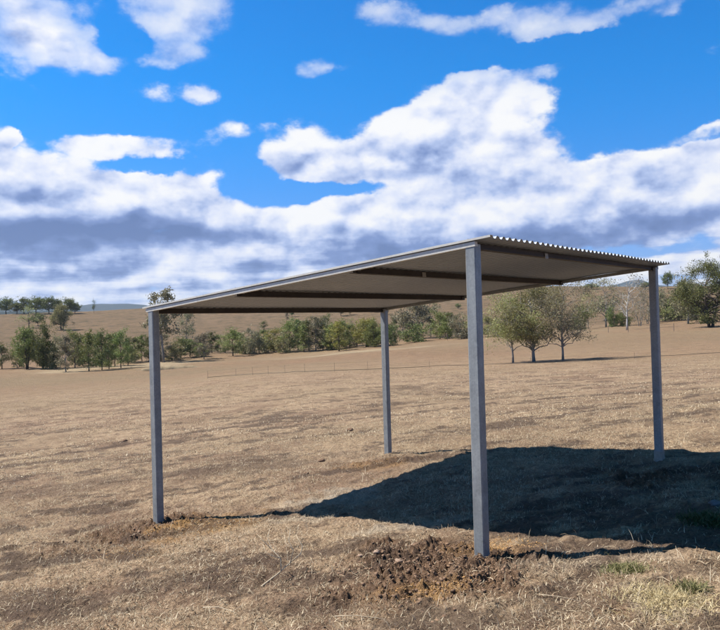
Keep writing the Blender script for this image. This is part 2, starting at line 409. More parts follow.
# ------------------------------------------------------------------ grass, straw, clods (stuff)
def blades(name, n, rmin, rmax, pw, hgt, wid, m, lean, mask=None, parent=None, seed=1, label=None):
    rs = np.random.RandomState(seed)
    r = (rmin**pw+(rmax**pw-rmin**pw)*rs.rand(n))**(1/pw); a = (rs.rand(n)-.5)*62*pi/180
    # gather into tufts
    x = r*np.sin(a); y = r*np.cos(a)
    if mask is not None:
        k = mask(x, y, rs); x, y = x[k], y[k]
    return blade_mesh(name, x, y, hgt, wid, m, lean, rs, parent)
def blade_mesh(name, x, y, hgt, wid, m, lean, rs, parent=None, origin=None):
    n = len(x); z = hfull(x, y)[0]
    h = hgt*(.4+1.0*rs.rand(n)**1.5); th = rs.rand(n)*2*pi; ln = lean*(.25+.75*rs.rand(n)**.6)
    dx, dy = np.cos(th), np.sin(th); w = wid*(.6+.8*rs.rand(n))
    wx, wy = -dy*w, dx*w
    L1 = .55; c1, s1 = np.cos(ln*.8), np.sin(ln*.8); c2, s2 = np.cos(ln*1.3), np.sin(ln*1.3)
    p0 = np.stack([x, y, z-.006], 1)
    p1 = p0+np.stack([dx*s1*h*L1, dy*s1*h*L1, c1*h*L1], 1)
    p2 = p1+np.stack([dx*s2*h*.5, dy*s2*h*.5, np.maximum(c2, -.25)*h*.5], 1)
    W = np.stack([wx, wy, rs.randn(n)*w*.3], 1)
    v = np.stack([p0-W, p0+W, p1-W*.85, p1+W*.85, p2-W*.25, p2+W*.25], 1)
    if origin is not None: v = v-np.array(origin)
    v = v.reshape(-1, 3); b = (np.arange(n)*6)[:, None]
    F4 = np.concatenate([b+np.array([[0, 1, 3, 2]]), b+np.array([[2, 3, 5, 4]])], 1).reshape(-1, 4)
    return mesh_obj(name, v, F4, m, parent)
def tuft_mask(thr, sc=5.5, s=33):
    def f(x, y, rs):
        n1 = fbm(x*sc, y*sc, 3, s); n2 = fbm(x*.8, y*.8, 3, s+9)
        br = np.maximum(pmask(x, y, BROWN, 41), np.maximum(.9*pmask(x, y, DARK, 161, 1.3, 2.4), .75*barem(x, y)))
        return (n1*.9+n2*.9+rs.rand(len(x))*.55-.27 > thr) & (rs.rand(len(x)) > br*.84)
    return f
g = blades('dry_grass', 430000, 3.6, 17, 1.0, .042, .0017, M_straw, 1.45, tuft_mask(-.06), seed=3); tag(g, 'short dry straw coloured grass over the whole paddock', 'grass', kind='stuff')
g = blades('fallen_straw', 20000, 3.6, 13, 1.0, .10, .0016, M_straw, 1.75, tuft_mask(-.12, 3, 53), seed=4); tag(g, 'long bleached straw stalks lying flat on the ground', 'straw', kind='stuff')
g = blades('paddock_stubble', 260000, 14, 60, 1.0, .045, .006, M_straw, 1.5, tuft_mask(.05, 1.3, 73), seed=5); tag(g, 'dry stubble tufts further out across the paddock', 'grass', kind='stuff')

def clods(name, lst, n, m, smin, smax, seed, label):
    rs = np.random.RandomState(seed); V = []; Fc = []
    t = (1+5**.5)/2
    ic = np.array([(-1, t, 0), (1, t, 0), (-1, -t, 0), (1, -t, 0), (0, -1, t), (0, 1, t), (0, -1, -t), (0, 1, -t), (t, 0, -1), (t, 0, 1), (-t, 0, -1), (-t, 0, 1)])/1.9
    fc = np.array([(0, 11, 5), (0, 5, 1), (0, 1, 7), (0, 7, 10), (0, 10, 11), (1, 5, 9), (5, 11, 4), (11, 10, 2), (10, 7, 6), (7, 1, 8), (3, 9, 4), (3, 4, 2), (3, 2, 6), (3, 6, 8), (3, 8, 9), (4, 9, 5), (2, 4, 11), (6, 2, 10), (8, 6, 7), (9, 8, 1)])
    wts = np.array([l[4]*l[2]*l[3] for l in lst]); wts /= wts.sum(); xs = []; ys = []
    for l, w in zip(lst, wts):
        c, a, b = patch(*l[:4]); k = int(n*w)
        q = rs.randn(k, 2)*.55; xs.append(c[0]+q[:, 0]*a); ys.append(c[1]+q[:, 1]*b)
    x = np.concatenate(xs); y = np.concatenate(ys); z = hfull(x, y)[0]; n = len(x)
    s = smin+(smax-smin)*rs.rand(n)**9
    P = ic[None]*(1+1.25*(rs.rand(n, 12, 1)-.5))*(s[:, None, None])*np.stack([.8+.5*rs.rand(n), .8+.5*rs.rand(n), .5+.4*rs.rand(n)], 1)[:, None, :]
    th = rs.rand(n)*6.28; cx, sx = np.cos(th)[:, None], np.sin(th)[:, None]
    Q = np.stack([P[..., 0]*cx-P[..., 1]*sx, P[..., 0]*sx+P[..., 1]*cx, P[..., 2]], -1)
    Q = Q+np.stack([x, y, z-s*.05], 1)[:, None, :]
    Fq = (np.arange(n)*12)[:, None, None]+fc[None]
    o = mesh_obj(name, Q.reshape(-1, 3), Fq.reshape(-1, 3), m); tag(o, label, 'soil', kind='stuff')
clods('loose_soil', [l for l in BROWN], 16000, M_clod, .0015, .015, 5, 'crumbled brown soil dug out around the post footings')
clods('ochre_clay', [l for l in OCHRE], 6000, M_clodo, .002, .009, 6, 'crumbled orange clay spilled beside the post footings')

# ------------------------------------------------------------------ shelter
def build_shelter():
    zc = float(hmid(*((PN+PB)/2)))
    C = np.array([*(PN+PB)/2, zc])
    root = empty('carport_shelter', C, 'open galvanised steel shelter with corrugated skillion roof on four square posts', 'shelter')
    u3 = np.array([*U, 0]); v3 = np.array([*V, 0]); k = np.array([0, 0, 1.])
    slope = (ZLO-ZHI)/WW; vs = v3+k*slope; nrm = np.cross(u3, vs); nrm /= np.linalg.norm(nrm); nrm = nrm if nrm[2] > 0 else -nrm
    w = .0445; b = .008
    poly = [(-w+b, -w), (w-b, -w), (w, -w+b), (w, w-b), (w-b, w), (-w+b, w), (-w, w-b), (-w, -w+b)]
    for P, zt, lab in ((PN, ZHI, 'blue-grey post with its base set in dug soil'), (PL, ZLO, None), (PR, ZHI, None), (PB, ZLO, None)):
        zb = float(hmid(*P)); m = MB(); A = np.array([*P, zb-.3])-C; B = np.array([*P, zt-.012])-C
        m.prism(poly, A, B, u3, v3)
        post = m.build('post', M_galv, root)
        if lab: post['label'] = lab
    # a paler square band low on far post
    m = MB(); zb = float(hmid(*PR)); q = w+.003
    m.prism([(-q, -q), (q, -q), (q, q), (-q, q)], np.array([*PR, zb-.05])-C, np.array([*PR, zb+.14])-C, u3, v3)
    o = m.build('foot_band', M_brk, root); o['label'] = 'pale band round the foot of the far right post'
    def top(s, t, dz=0):   # s along U (0..DD), t along V (0..WW)
        return np.array([*(PN+U*s+V*t), ZHI+slope*t+dz])-C
    # rafters (C sections) running down the fall, outside faces flush with the posts
    def csec(h, wd, th, flip=1): return [(0, 0), (flip*wd, 0), (flip*wd, h), (0, h)] if flip != 1 or h < .045 else [(0, 0), (flip*wd, 0), (flip*wd, th), (flip*th, th), (flip*th, h-th), (flip*wd, h-th), (flip*wd, h), (0, h)]
    nv = nrm
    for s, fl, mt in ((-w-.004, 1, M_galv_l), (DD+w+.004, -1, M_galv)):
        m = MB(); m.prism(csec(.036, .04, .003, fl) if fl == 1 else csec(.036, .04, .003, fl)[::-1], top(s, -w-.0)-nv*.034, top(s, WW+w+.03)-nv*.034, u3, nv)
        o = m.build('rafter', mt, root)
    H0 = .058
    # purlins parallel to the high edge
    for t, hh in ((0.0, .042), (WW*.285, .052), (WW*.65, .058), (WW, .058)):
        m = MB(); m.prism(csec(hh, .045, .003), top(0, t, 0)+nv*(.001-hh)+u3*-.036, top(DD, t, 0)+nv*(.001-hh)+u3*.036, vs/np.linalg.norm(vs), nv)
        pu = m.build('purlin', M_purl, root)
        if t < WW*.5:
            sp = .30*DD if t else .30*DD
            if t: sp = .245*DD
            m = MB(); c0 = top(sp-.03, t)+nv*(-.054)-vs*.004; c1 = top(sp+.03, t)+nv*(-.054)-vs*.004
            m.prism([(-.004, 0), (0, 0), (0, .045), (-.004, .045)], c0, c1, vs, nv); m.build('bracket', M_brk, pu)
        for s in (.01, DD-.01):
            m = MB(); c = top(s, t)-nv*.027
            # cleat angle to rafter
            sg = 1 if s < 1 else -1
            m.prism([(0, -.03), (.05, -.03), (.05, .025), (0, .025)], c+u3*0-vs*.005, c-vs*.009, u3*sg, nv); cl = m.build('cleat', M_purl, pu)
            for e in (.015, .035):
                m = MB(); m.tube([c+u3*sg*e-vs*.009, c+u3*sg*e-vs*.016], [.006, .006], 6); m.build('bolt', M_bolt, pu)
    # brace gusset on the far left post
    m = MB(); c = top(DD-w-.001, WW-w, -.0)
    m.prism([(0, 0), (-.16, 0), (0, -.22)], c+v3*.004, c+v3*.010, v3*0+v3*1.0, k) if False else None
    # corrugated sheet: profile across U, extruded along the fall
    pitch = .096; amp = .0115; ov = .18; lo = WW+w+.07
    s0 = -w-.012; s1 = DD+w+.006; ns = int((s1-s0)/pitch*12); ss = np.linspace(s0, s1, ns)
    prof = amp*np.clip(np.sin((ss-s0)/pitch*2*pi)*1.35, -1, 1); v = []; ts = np.linspace(-ov, lo, 26)
    base = .004+amp
    for t in ts:
        sag = .004*np.sin(ss*3.1+t*1.7)+.003*np.sin(t*5.2+ss)
        for lay in (0, 1):
            for s, pz, sg in zip(ss, prof, sag): v.append(top(s, t)+nv*(base+pz+sg*.6+lay*.0012))
    n = ns; f = []
    for i in range(len(ts)-1):
        a = i*2*n; c = (i+1)*2*n
        for j in range(n-1):
            f.append((a+j, a+j+1, c+j+1, c+j)); f.append((a+n+j, c+n+j, c+n+j+1, a+n+j+1))
        f.append((a, c, c+n, a+n)); f.append((a+n-1, a+2*n-1, c+2*n-1, c+n-1))
    for a in (0, (len(ts)-1)*2*n):
        for j in range(n-1): f.append((a+j, a+n+j, a+n+j+1, a+j+1))
    mesh_obj('roof_sheet', v, f, M_zinc, root, smooth=False)
    pm = float(prof[ss > DD+w-.040].min()); pt = base+pm-.0015       # packing strip closes the sheet onto the far rafter
    m = MB(); m.prism([(-.036, .003), (-.001, .003), (-.001, pt), (-.036, pt)], top(DD+w+.003, -w), top(DD+w+.003, WW+w+.03), u3, nv); m.build('packing_strip', M_galv, root)
    # barge flashing: thin light strip over the sheet edge along the near side
    m = MB(); fl = [(0, 0), (0, .016), (.055, .016), (.055, .0145), (.0015, .0145), (.0015, 0)]
    m.prism(fl, top(s0-.003, -ov-.004)+nv*(base-.006), top(s0-.003, lo+.004)+nv*(base-.006), u3, nv); m.build('barge_flashing', M_galv_l, root)
    # roofing screws in rows over purlins
    m = MB()
    for t in (0.02, WW*.285+.02, WW*.65+.02, WW+.02):
        for kx in range(int((s1-s0)/pitch)):
            if kx % 2 == 0:
                s = s0+pitch*(kx+.25); c = top(s, t)+nv*(base+amp); m.tube([c, c+nv*.007], [.0065, .005], 6)
    o = m.build('roof_screws', M_bolt, root); o['kind'] = 'stuff'
build_shelter()

# ------------------------------------------------------------------ trees
def tree_mesh(seed, H, W, base, nclump, nleaf, lsize, shape='oval', trunk_r=.12, fork=.35, droop=.6, flat=.8, stems=1, bare=.0, cl_r=.16, lean=.0):
    rs = np.random.RandomState(seed); tb = MB(); leaves = []
    stemsets = []
    for si in range(stems):
        ang = si*6.28/stems+rs.rand(); off = (W*.12 if stems > 1 else 0)
        pts = [np.array([cos(ang)*off*.3, sin(ang)*off*.3, -.3])]; n = 7
        top = H*(.86 if shape != 'round' else .72)*(1-.12*si)
        for i in range(1, n+1):
            f = i/n; pts.append(np.array([cos(ang)*off*(.3+f*1.6)+lean*H*f+rs.randn()*.018*H*f, sin(ang)*off*(.3+f*1.6)+rs.randn()*.018*H*f, f*top]))
        rr = [trunk_r*(1.25 if i == 0 else (1-.85*i/n)) for i in range(n+1)]
        tb.tube(pts, rr, 7); stemsets.append(pts)
    # clump centres
    cs = []; tries = 0; tot = nclump
    while len(cs) < tot and tries < 6000:
        tries += 1; zf = rs.rand()
        if shape == 'oval': env = (math.sin(pi*min(1, (zf*.93+.07))**.85))**.7
        elif shape == 'cone': env = (1-zf)**.7*(.45+.55*min(1, zf*4))
        elif shape == 'round': env = max(0, 1-(zf*1.9-.85)**2)**.5
        else: env = (.55+.6*zf)*max(0, 1-max(0, zf-.55)**2/.205)**.5
        a = rs.rand()*6.28; q = rs.rand()**.45*env*W*.5
        p = np.array([q*cos(a)+lean*H*(base+(1-base)*zf), q*sin(a), H*(base+(1-base)*zf*.95)])
        if all(np.linalg.norm((p-c)*[1, 1, 1.3]) > W*.30/(tot**.33) for c in cs): cs.append(p)
    for c in cs:
        st = stemsets[rs.randint(len(stemsets))]
        zz = max(H*fork*.55, min(c[2]-.12*H-rs.rand()*.12*H, st[-1][2]*.95)); zz = min(zz, c[2]*.85+.05)
        zs = [p[2] for p in st]; x0 = np.interp(zz, zs, [p[0] for p in st]); y0 = np.interp(zz, zs, [p[1] for p in st]); A = np.array([x0, y0, zz])
        mid = (A+c)/2+np.array([rs.randn()*.05*W, rs.randn()*.05*W, -.02*H]); f = 1-zz/H
        r0 = trunk_r*(.28+.35*f)*rs.uniform(.6, 1.0)
        P = [A, A*.55+mid*.45+np.array([0, 0, .02*H]), mid, mid*.45+c*.55+np.array([0, 0, .015*H]), c]
        tb.tube(P, [r0, r0*.8, r0*.6, r0*.4, r0*.2], 5, False)
        cr = W*cl_r*rs.uniform(.65, 1.3)
        for t in range(4 if bare < .5 else 6):
            e = c+rs.randn(3)*cr*.9*np.array([1, 1, .8])+np.array([0, 0, cr*.25]); g = mid*.4+c*.6 if t % 2 else c
            tb.tube([g, (g+e)/2+rs.randn(3)*cr*.12, e], [r0*.35, r0*.22, r0*.08], 4, False)
            if rs.rand() < .8 and bare < .95:
                k = int(nleaf/tot/6); q = rs.randn(k, 3)*cr*.33*np.array([1, 1, 1.0])+e; leaves.append(q)
        k = int(nleaf/tot*(.45))
        if bare < .95:
            q = rs.randn(k, 3); q /= np.linalg.norm(q, axis=1)[:, None]; q *= (rs.rand(k, 1)**.4)*cr*np.array([1, 1, flat]); leaves.append(q+c)
    tv = (np.array(tb.v), tb.f)
    if not leaves: return tv, None
    P = np.concatenate(leaves); n = len(P); P[:, 2] = np.maximum(P[:, 2], H*.06)
    ax = rs.randn(n, 3); ax[:, 2] -= droop*1.6; ax /= np.linalg.norm(ax, axis=1)[:, None]
    bx = np.cross(ax, rs.randn(n, 3)); bx /= np.linalg.norm(bx, axis=1)[:, None]
    L = lsize*(.6+.8*rs.rand(n))[:, None]; Wd = L*.33
    v = np.stack([P-ax*L, P+bx*Wd, P+ax*L, P-bx*Wd], 1).reshape(-1, 3)
    F4 = np.arange(n*4).reshape(-1, 4)
    return tv, (v, F4)
PROTO = {}
def proto(key, **k):
    (tv, tf), lf = tree_mesh(**k)
    me = mesh_obj('trunk', tv, tf, None, smooth=True); tm = me.data; bpy.data.objects.remove(me)
    lm = None
    if lf:
        o = mesh_obj('crown', lf[0], lf[1], None); lm = o.data; bpy.data.objects.remove(o)
    PROTO[key] = (tm, lm, k['H'], k['W'])
VAR = {}
def place(key, x, y, h, wd, rz, name, label, cat, leaf, bark, group=None):
    tm, lm, H, W = PROTO[key]
    z = float(hmid(x, y)); e = empty(name, (x, y, z), label, cat, group, rz)
    sz = h/H; sw = wd/W
    e.scale = (sw, sw, sz)
    for nm, me, mt in (('trunk', tm, bark), ('crown', lm, leaf)):
        if me is None: continue
        vk = (me.name, mt.name)
        if vk not in VAR:
            c = me.copy(); c.materials.clear(); c.materials.append(mt); VAR[vk] = c
        o = bpy.data.objects.new(nm, VAR[vk]); COL.objects.link(o); o.parent = e
    return e
def tree_px(key, px, ytop, ybase, wpx, name, label, cat, leaf, bark, group=None, dmin=0, dmax=900, rz=None):
    x, y = ground_hit(px, ybase); d = math.hypot(x, y)
    if not dmin <= d <= dmax:
        d2 = min(max(d, dmin), dmax); x, y = x*d2/d, y*d2/d
    yd = y*cos(PITCH)
    r = ray(px, ytop); zt = r[2]/math.hypot(r[0], r[1])*math.hypot(x, y)+EYE
    h = max(zt-float(hmid(x, y)), .6); wd = wpx*yd/F
    return place(key, x, y, h, wd, random.uniform(0, 6.28) if rz is None else rz, name, label, cat, leaf, bark, group)

for i in range(5):
    proto('young%d' % i, seed=20+i, H=7, W=3.2, base=.10, nclump=26, nleaf=3900, lsize=.13, shape=['oval', 'cone', 'oval', 'fan', 'oval'][i], trunk_r=.10, cl_r=.19)
for i in range(2):
    proto('dense%d' % i, seed=40+i, H=8, W=6.5, base=.12, nclump=34, nleaf=11000, lsize=.17, shape='oval', trunk_r=.2, cl_r=.16, stems=2)
for i in range(3):
    proto('round%d' % i, seed=50+i, H=9, W=8, base=.34, nclump=30, nleaf=5200, lsize=.27, shape='round', trunk_r=.24, cl_r=.15)
for i in range(2):
    proto('shrub%d' % i, seed=60+i, H=3.5, W=4, base=.06, nclump=18, nleaf=2600, lsize=.16, shape='round', trunk_r=.07, stems=3, cl_r=.2)
proto('sparse', seed=70, H=9, W=6, base=.3, nclump=22, nleaf=1500, lsize=.20, shape='round', trunk_r=.16, cl_r=.15)
proto('tall', seed=77, H=12.5, W=6, base=.42, nclump=20, nleaf=2800, lsize=.24, shape='fan', trunk_r=.22, cl_r=.15)
proto('bare', seed=78, H=10, W=5.5, base=.35, nclump=17, nleaf=260, lsize=.16, shape='fan', trunk_r=.15, cl_r=.17, bare=.6, lean=-.05)
proto('bareshrub', seed=79, H=6, W=5, base=.15, nclump=22, nleaf=900, lsize=.14, shape='round', trunk_r=.09, cl_r=.2, bare=.6, stems=3)
proto('heroA', seed=81, H=6, W=4.6, base=.34, nclump=34, nleaf=12000, lsize=.065, shape='round', trunk_r=.075, cl_r=.14, fork=.3)
proto('heroB', seed=82, H=6.5, W=5.4, base=.28, nclump=44, nleaf=18000, lsize=.065, shape='round', trunk_r=.12, cl_r=.13, fork=.25)
proto('heroC', seed=87, H=6.7, W=5.0, base=.26, nclump=38, nleaf=9500, lsize=.065, shape='fan', trunk_r=.08, cl_r=.14, fork=.3)
proto('edge', seed=84, H=10, W=11, base=.10, nclump=60, nleaf=26000, lsize=.13, shape='round', trunk_r=.26, cl_r=.10, stems=2)

G3 = 'gum trees standing behind the shelter'
tree_px('heroA', 513, 293, 363, 66, 'gum_tree', 'smallest olive gum of the three behind the near post, with a thin trunk', 'tree', L_olive, M_barkg, rz=.5, dmin=52, dmax=75)
tree_px('heroB', 534, 283, 362, 76, 'gum_tree', 'middle gum with thick forked trunk behind the shelter', 'tree', L_olive, M_barkg, rz=2.1, dmin=52, dmax=75)
tree_px('heroC', 563, 277, 361, 74, 'gum_tree', 'thin greyish see-through gum, right one of the three behind the shelter', 'tree', L_grey, M_barkg, rz=1.2, dmin=52, dmax=75)
tree_px('edge', 710, 259, 326, 62, 'gum_tree', 'large dark spreading gum at the right edge of the field', 'tree', L_dark, M_bark, rz=0, dmin=90, dmax=125)
tree_px('round1', 688, 281, 318, 30, 'gum_tree', 'greyer gum half hidden behind the large dark tree on the right', 'tree', L_grey, M_barkg, dmin=125, dmax=150)
tree_px('bare', 627, 273, 330, 36, 'dead_gum_tree', 'tall nearly bare white barked gum beside the far right post', 'tree', L_grey, M_barkw, rz=2.4, dmin=110, dmax=135)
tree_px('sparse', 606, 278, 322, 32, 'gum_tree', 'grey green gum just left of the bare white gum', 'tree', L_grey, M_barkg, dmin=140, dmax=165)
tree_px('sparse', 588, 292, 326, 20, 'gum_tree', 'small grey gum between the shelter gums and white gum', 'tree', L_olive, M_barkg, dmin=140, dmax=165)
for (px, yt, yb, w, lab) in ((640, 284, 326, 24, 'leafless pale scrub tree directly right of the white gum'), (613, 296, 326, 22, 'low leafless scrub left of the white gum trunk'), (648, 297, 324, 20, 'bare grey scrub behind the far right post')):
    tree_px('bareshrub', px, yt, yb, w, 'scrub_tree', lab, 'tree', L_grey, M_barkg, dmin=140, dmax=170)
for (px, yt, yb, w, lab) in ((664, 293, 319, 26, 'wide grey green scrub bush just right of the far right post'), (680, 295, 319, 24, 'scrub bush between the post and large dark gum'), (672, 303, 321, 22, 'low brownish scrub in front of taller scrub near the right post'), (695, 300, 320, 22, 'scrub bush under the left side of the large dark gum')):
    tree_px('shrub%d' % (px % 2), px, yt, yb, w, 'scrub_bush', lab, 'bush', L_grey if px != 672 else L_olive, M_barkg, dmin=140, dmax=175)
for (px, yt, yb, w, lab) in ((612, 309, 322, 12, 'dark low bush beside the fallen timber near the white gum'), (623, 313, 322, 14, 'dark clump of dead brush at the foot of the white gum'), (580, 308, 322, 16, 'round bush right of the shelter gums')):
    tree_px('shrub1', px, yt, yb, w, 'scrub_bush', lab, 'bush', L_dark, M_bark, dmin=130, dmax=160)

# the creek line: every tree placed on the ground where its foot is seen
ADJ = ['slim', 'upright', 'bushy', 'narrow', 'feathery', 'rounded', 'leggy']
LINE = [  # px, top, base, width, kind, leaf
 (2, 346, 369, 13, 'young0', 'd'), (27, 331, 369, 26, 'dense0', 'm'), (43, 329, 369, 24, 'dense1', 'd'), (56, 338, 368, 14, 'young3', 'g'), (66, 337, 372, 15, 'young2', 'g'), (75, 333, 368, 14, 'young0', 'm'),
 (83, 338, 366, 11, 'young4', 'd'), (89, 332, 371, 14, 'young1', 'm'), (96, 336, 367, 11, 'young3', 'd'), (102, 333, 370, 13, 'young0', 'd'), (109, 336, 369, 11, 'young4', 'm'), (115, 335, 366, 12, 'young2', 'd'), (121, 332, 368, 13, 'young0', 'm'),
 (128, 338, 366, 10, 'young1', 'd'), (135, 340, 362, 11, 'young4', 'd'), (142, 337, 361, 11, 'young2', 'm'), (149, 338, 362, 10, 'young0', 'd'), (161, 335, 361, 13, 'young3', 'g'), (181, 340, 358, 12, 'young0', 'd'), (190, 341, 357, 11, 'young2', 'd'), (197, 339, 355, 8, 'young4', 'g'),
 (204, 335, 359, 10, 'young0', 'g'), (212, 334, 353, 9, 'young2', 'd'), (218, 337, 352, 7, 'young4', 'd'), (225, 337, 353, 9, 'young3', 'o'), (233, 331, 356, 12, 'young0', 'm'), (239, 334, 353, 9, 'young2', 'd'), (253, 335, 354, 15, 'shrub0', 'g'), (264, 332, 351, 11, 'young4', 'd'),
 (274, 331, 352, 13, 'young3', 'y'), (285, 336, 353, 12, 'shrub1', 'o'), (290, 322, 352, 14, 'young0', 'm'), (298, 321, 350, 12, 'young2', 'd'), (304, 327, 352, 11, 'young4', 'm'), (309, 321, 351, 11, 'young0', 'd'), (316, 318, 351, 13, 'young2', 'g'),
 (323, 323, 350, 10, 'young3', 'm'), (326, 317, 346, 9, 'young0', 'd'), (332, 325, 350, 12, 'young1', 'm'), (339, 323, 351, 13, 'young2', 'y'), (344, 322, 347, 10, 'young0', 'm'), (350, 327, 348, 9, 'young4', 'd'), (357, 329, 346, 10, 'young3', 'g'), (367, 322, 347, 19, 'dense0', 'y'), (375, 325, 347, 17, 'dense1', 'm'),
 (390, 328, 346, 12, 'shrub0', 'd'), (394, 318, 329, 5, 'young0', 'd'), (403, 319, 331, 9, 'young2', 'g'), (417, 307, 339, 24, 'round0', 'g'), (416, 328, 342, 19, 'shrub1', 'd'), (431, 321, 337, 9, 'young4', 'g'), (440, 314, 339, 13, 'young0', 'm'), (450, 314, 337, 15, 'young2', 'd'), (446, 325, 339, 11, 'shrub0', 'm'),
 (462, 320, 339, 15, 'shrub1', 'g'), (470, 318, 338, 12, 'young3', 'o'), (488, 318, 337, 12, 'young0', 'o'), (499, 322, 337, 12, 'shrub0', 'g'),
 (18, 350, 368, 12, 'shrub0', 'o'), (52, 349, 369, 13, 'shrub1', 'o'), (79, 350, 366, 10, 'shrub0', 'o'), (105, 349, 367, 11, 'shrub1', 'o'), (132, 349, 363, 12, 'shrub0', 'o'), (173, 347, 360, 13, 'shrub1', 'o'), (200, 346, 357, 10, 'shrub0', 'o'), (246, 342, 354, 12, 'shrub1', 'o'), (259, 341, 353, 9, 'young2', 'o'), (268, 340, 352, 10, 'shrub0', 'o'), (330, 338, 350, 12, 'shrub1', 'o'), (346, 338, 348, 10, 'shrub0', 'o')]
LM = dict(d=L_dark, m=L_mid, g=L_grey, o=L_olive, y=L_yel); LT = dict(d='dark green', m='mid green', g='grey green', o='olive', y='yellow green')
def where(px):
    if px < 150: return 'left of the left post'
    if px < 380: return 'between left and back posts'
    if px < 465: return 'between back and near posts'
    return 'just right of the near post'
GL = 'young gums along the creek line'
for i, (px, yt, yb, w, kd, lf) in enumerate(LINE):
    if px == 27: lab = 'broad mid green bushy gum, largest crown at the left of the creek line'
    elif px == 43: lab = 'broad dark green bushy gum touching the largest left crown'
    elif px == 2: lab = 'dark gum cut by the left edge of the photo'
    elif px == 367: lab = 'wide yellow green gum just left of the back post'
    elif px == 375: lab = 'dark leafy gum beside the yellow green one at the back post'
    elif px == 417: lab = 'large grey domed gum in a gap right of the back post'
    elif px == 416: lab = 'dark bush under the large grey domed gum'
    else:
        nb = LINE[i-1]; rel = 'taller than' if (yb-yt) > (nb[2]-nb[1]) else 'shorter than'
        same = [q for q in LINE if q[5] == lf and where(q[0]) == where(px)]; k = sorted(q[0] for q in same).index(px)+1
        ORD = ['first', 'second', 'third', 'fourth', 'fifth', 'sixth', 'seventh', 'eighth', 'ninth', 'tenth', 'eleventh']
        if len(same) == 1: lab = 'the only %s creekside %s %s' % (LT[lf], 'bush' if 'shrub' in kd else 'gum', where(px))
        else: lab = '%s of the %s creek %s %s, counted rightward' % (ORD[k-1], LT[lf], 'trees', where(px))
    nm = 'creek_bush' if 'shrub' in kd else 'young_gum_tree'
    tree_px(kd, px, yt-2.5, yb, w*(.95 if px in (27, 43) else 1.25 if px < 150 else 1.5), nm, lab, 'bush' if 'shrub' in kd else 'tree', LM[lf], M_barkg if lf in 'go' else M_bark, GL, dmin=100, dmax=175)
tree_px('tall', 163, 292, 359, 40, 'gum_tree', 'tallest gum on the left, its crown rising above the low roof corner', 'tree', L_grey, M_barkg, dmin=115, dmax=135, rz=1.0)
tree_px('young3', 187, 310, 345, 16, 'gum_tree', 'gum with a tufted top right of the tallest left gum', 'tree', L_grey, M_barkg, dmin=140, dmax=165)

# trees on the hill behind
HILL = [(29, 307, 328, 17, 'sparse', 'o', 'reddish thin gum on the hillside above the bushy left gums'), (38, 314, 326, 11, 'round0', 'd', 'small dark gum beside the reddish thin gum on the hill'), (62, 305, 330, 17, 'dense0', 'o', 'olive gum alone on the lower hillside at left'),
 (264, 321, 329, 6, 'young0', 'd', 'lone little tree halfway up the pale hill'), (249, 328, 333, 4, 'shrub0', 'g', 'tiny bush low on the pale hill'), (287, 311, 320, 3, 'young2', 'g', 'thin tree on the hill just beneath the roof edge'), (292, 308, 317, 5, 'round1', 'd', 'dark tree on the hill just beneath the roof edge'),
 (341, 306, 316, 9, 'round0', 'd', 'hill tree under the roof edge, left of a pair'), (350, 307, 315, 7, 'round2', 'd', 'hill tree under the roof edge, right of a pair'), (352, 318, 331, 7, 'sparse', 'o', 'brownish thin tree below the pair of hill trees'), (375, 306, 312, 12, 'round2', 'g', 'wide low hill tree by the top of the back post'),
 (435, 303, 313, 10, 'sparse', 'd', 'thin hill tree between back post and near post'), (386, 309, 315, 5, 'round1', 'g', 'small hill tree right behind the back post'), (458, 304, 309, 5, 'round0', 'd', 'speck of a tree high on the hill left of the near post')]
for px, yt, yb, w, kd, lf, lab in HILL:
    tree_px(kd, px, yt, yb, w*1.15, 'hill_tree', lab, 'tree', LM[lf], M_bark, dmin=190, dmax=392)
RIDGE = [(-8, 300, 12), (6, 299, 17), (17, 304, 12), (24, 299, 15), (36, 298, 16), (49, 298, 15), (58, 301, 11), (67, 299, 14), (75, 303, 10), (94, 300, 4)]
for i, (px, yt, w) in enumerate(RIDGE):
    ORD = ['leftmost, cut by the frame', 'first whole one', 'low gap filler after the first', 'third', 'tall middle', 'round topped', 'small one after the round topped', 'second last big', 'last low', 'tiny lone far right']
    tree_px('round%d' % (i % 3) if px != 94 else 'sparse', px, yt, 314, w*1.15, 'ridge_tree', 'dark tree in the left skyline clump, %s one' % ORD[i] if px != 94 else 'tiny lone tree on the skyline between the clump and roof', 'tree', L_dark, M_bark, 'trees on the left skyline', dmin=365, dmax=400)
for px, yt, w, lab in ((668, 273, 11, 'upright dark tree on the skyline right of the far right post'), (592, 284, 16, 'dark round tree on the skyline right of the shelter gums'), (645, 283, 13, 'skyline tree behind the top of the far right post'), (684, 283, 14, 'low dark skyline tree beside the large gum')):
    tree_px('round%d' % (px % 3), px, yt, 291, w, 'ridge_tree', lab, 'tree', L_dark, M_bark, dmin=370, dmax=400)

# fallen timber
m = MB(); x, y = ground_hit(616, 321); z = float(hmid(x, y)); rs = np.random.RandomState(3)
m.tube([(-3, 0, .3), (-1, .3, .5), (1.2, 0, .45), (3.5, -.3, .9)], [.28, .25, .2, .08], 7)
o = m.build('fallen_log', M_bark, smooth=True, loc=(x, y, z)); tag(o, 'dark fallen log lying left of the white gum', 'log')
for s in range(5):
    m = MB(); a = -2+s*1.1; m.tube([(a, 0, .4), (a+.4, .2, .9), (a+rs.randn()*.6, .3, 1.3+rs.rand())], [.09, .06, .02], 5); m.build('branch', M_bark, o, True)

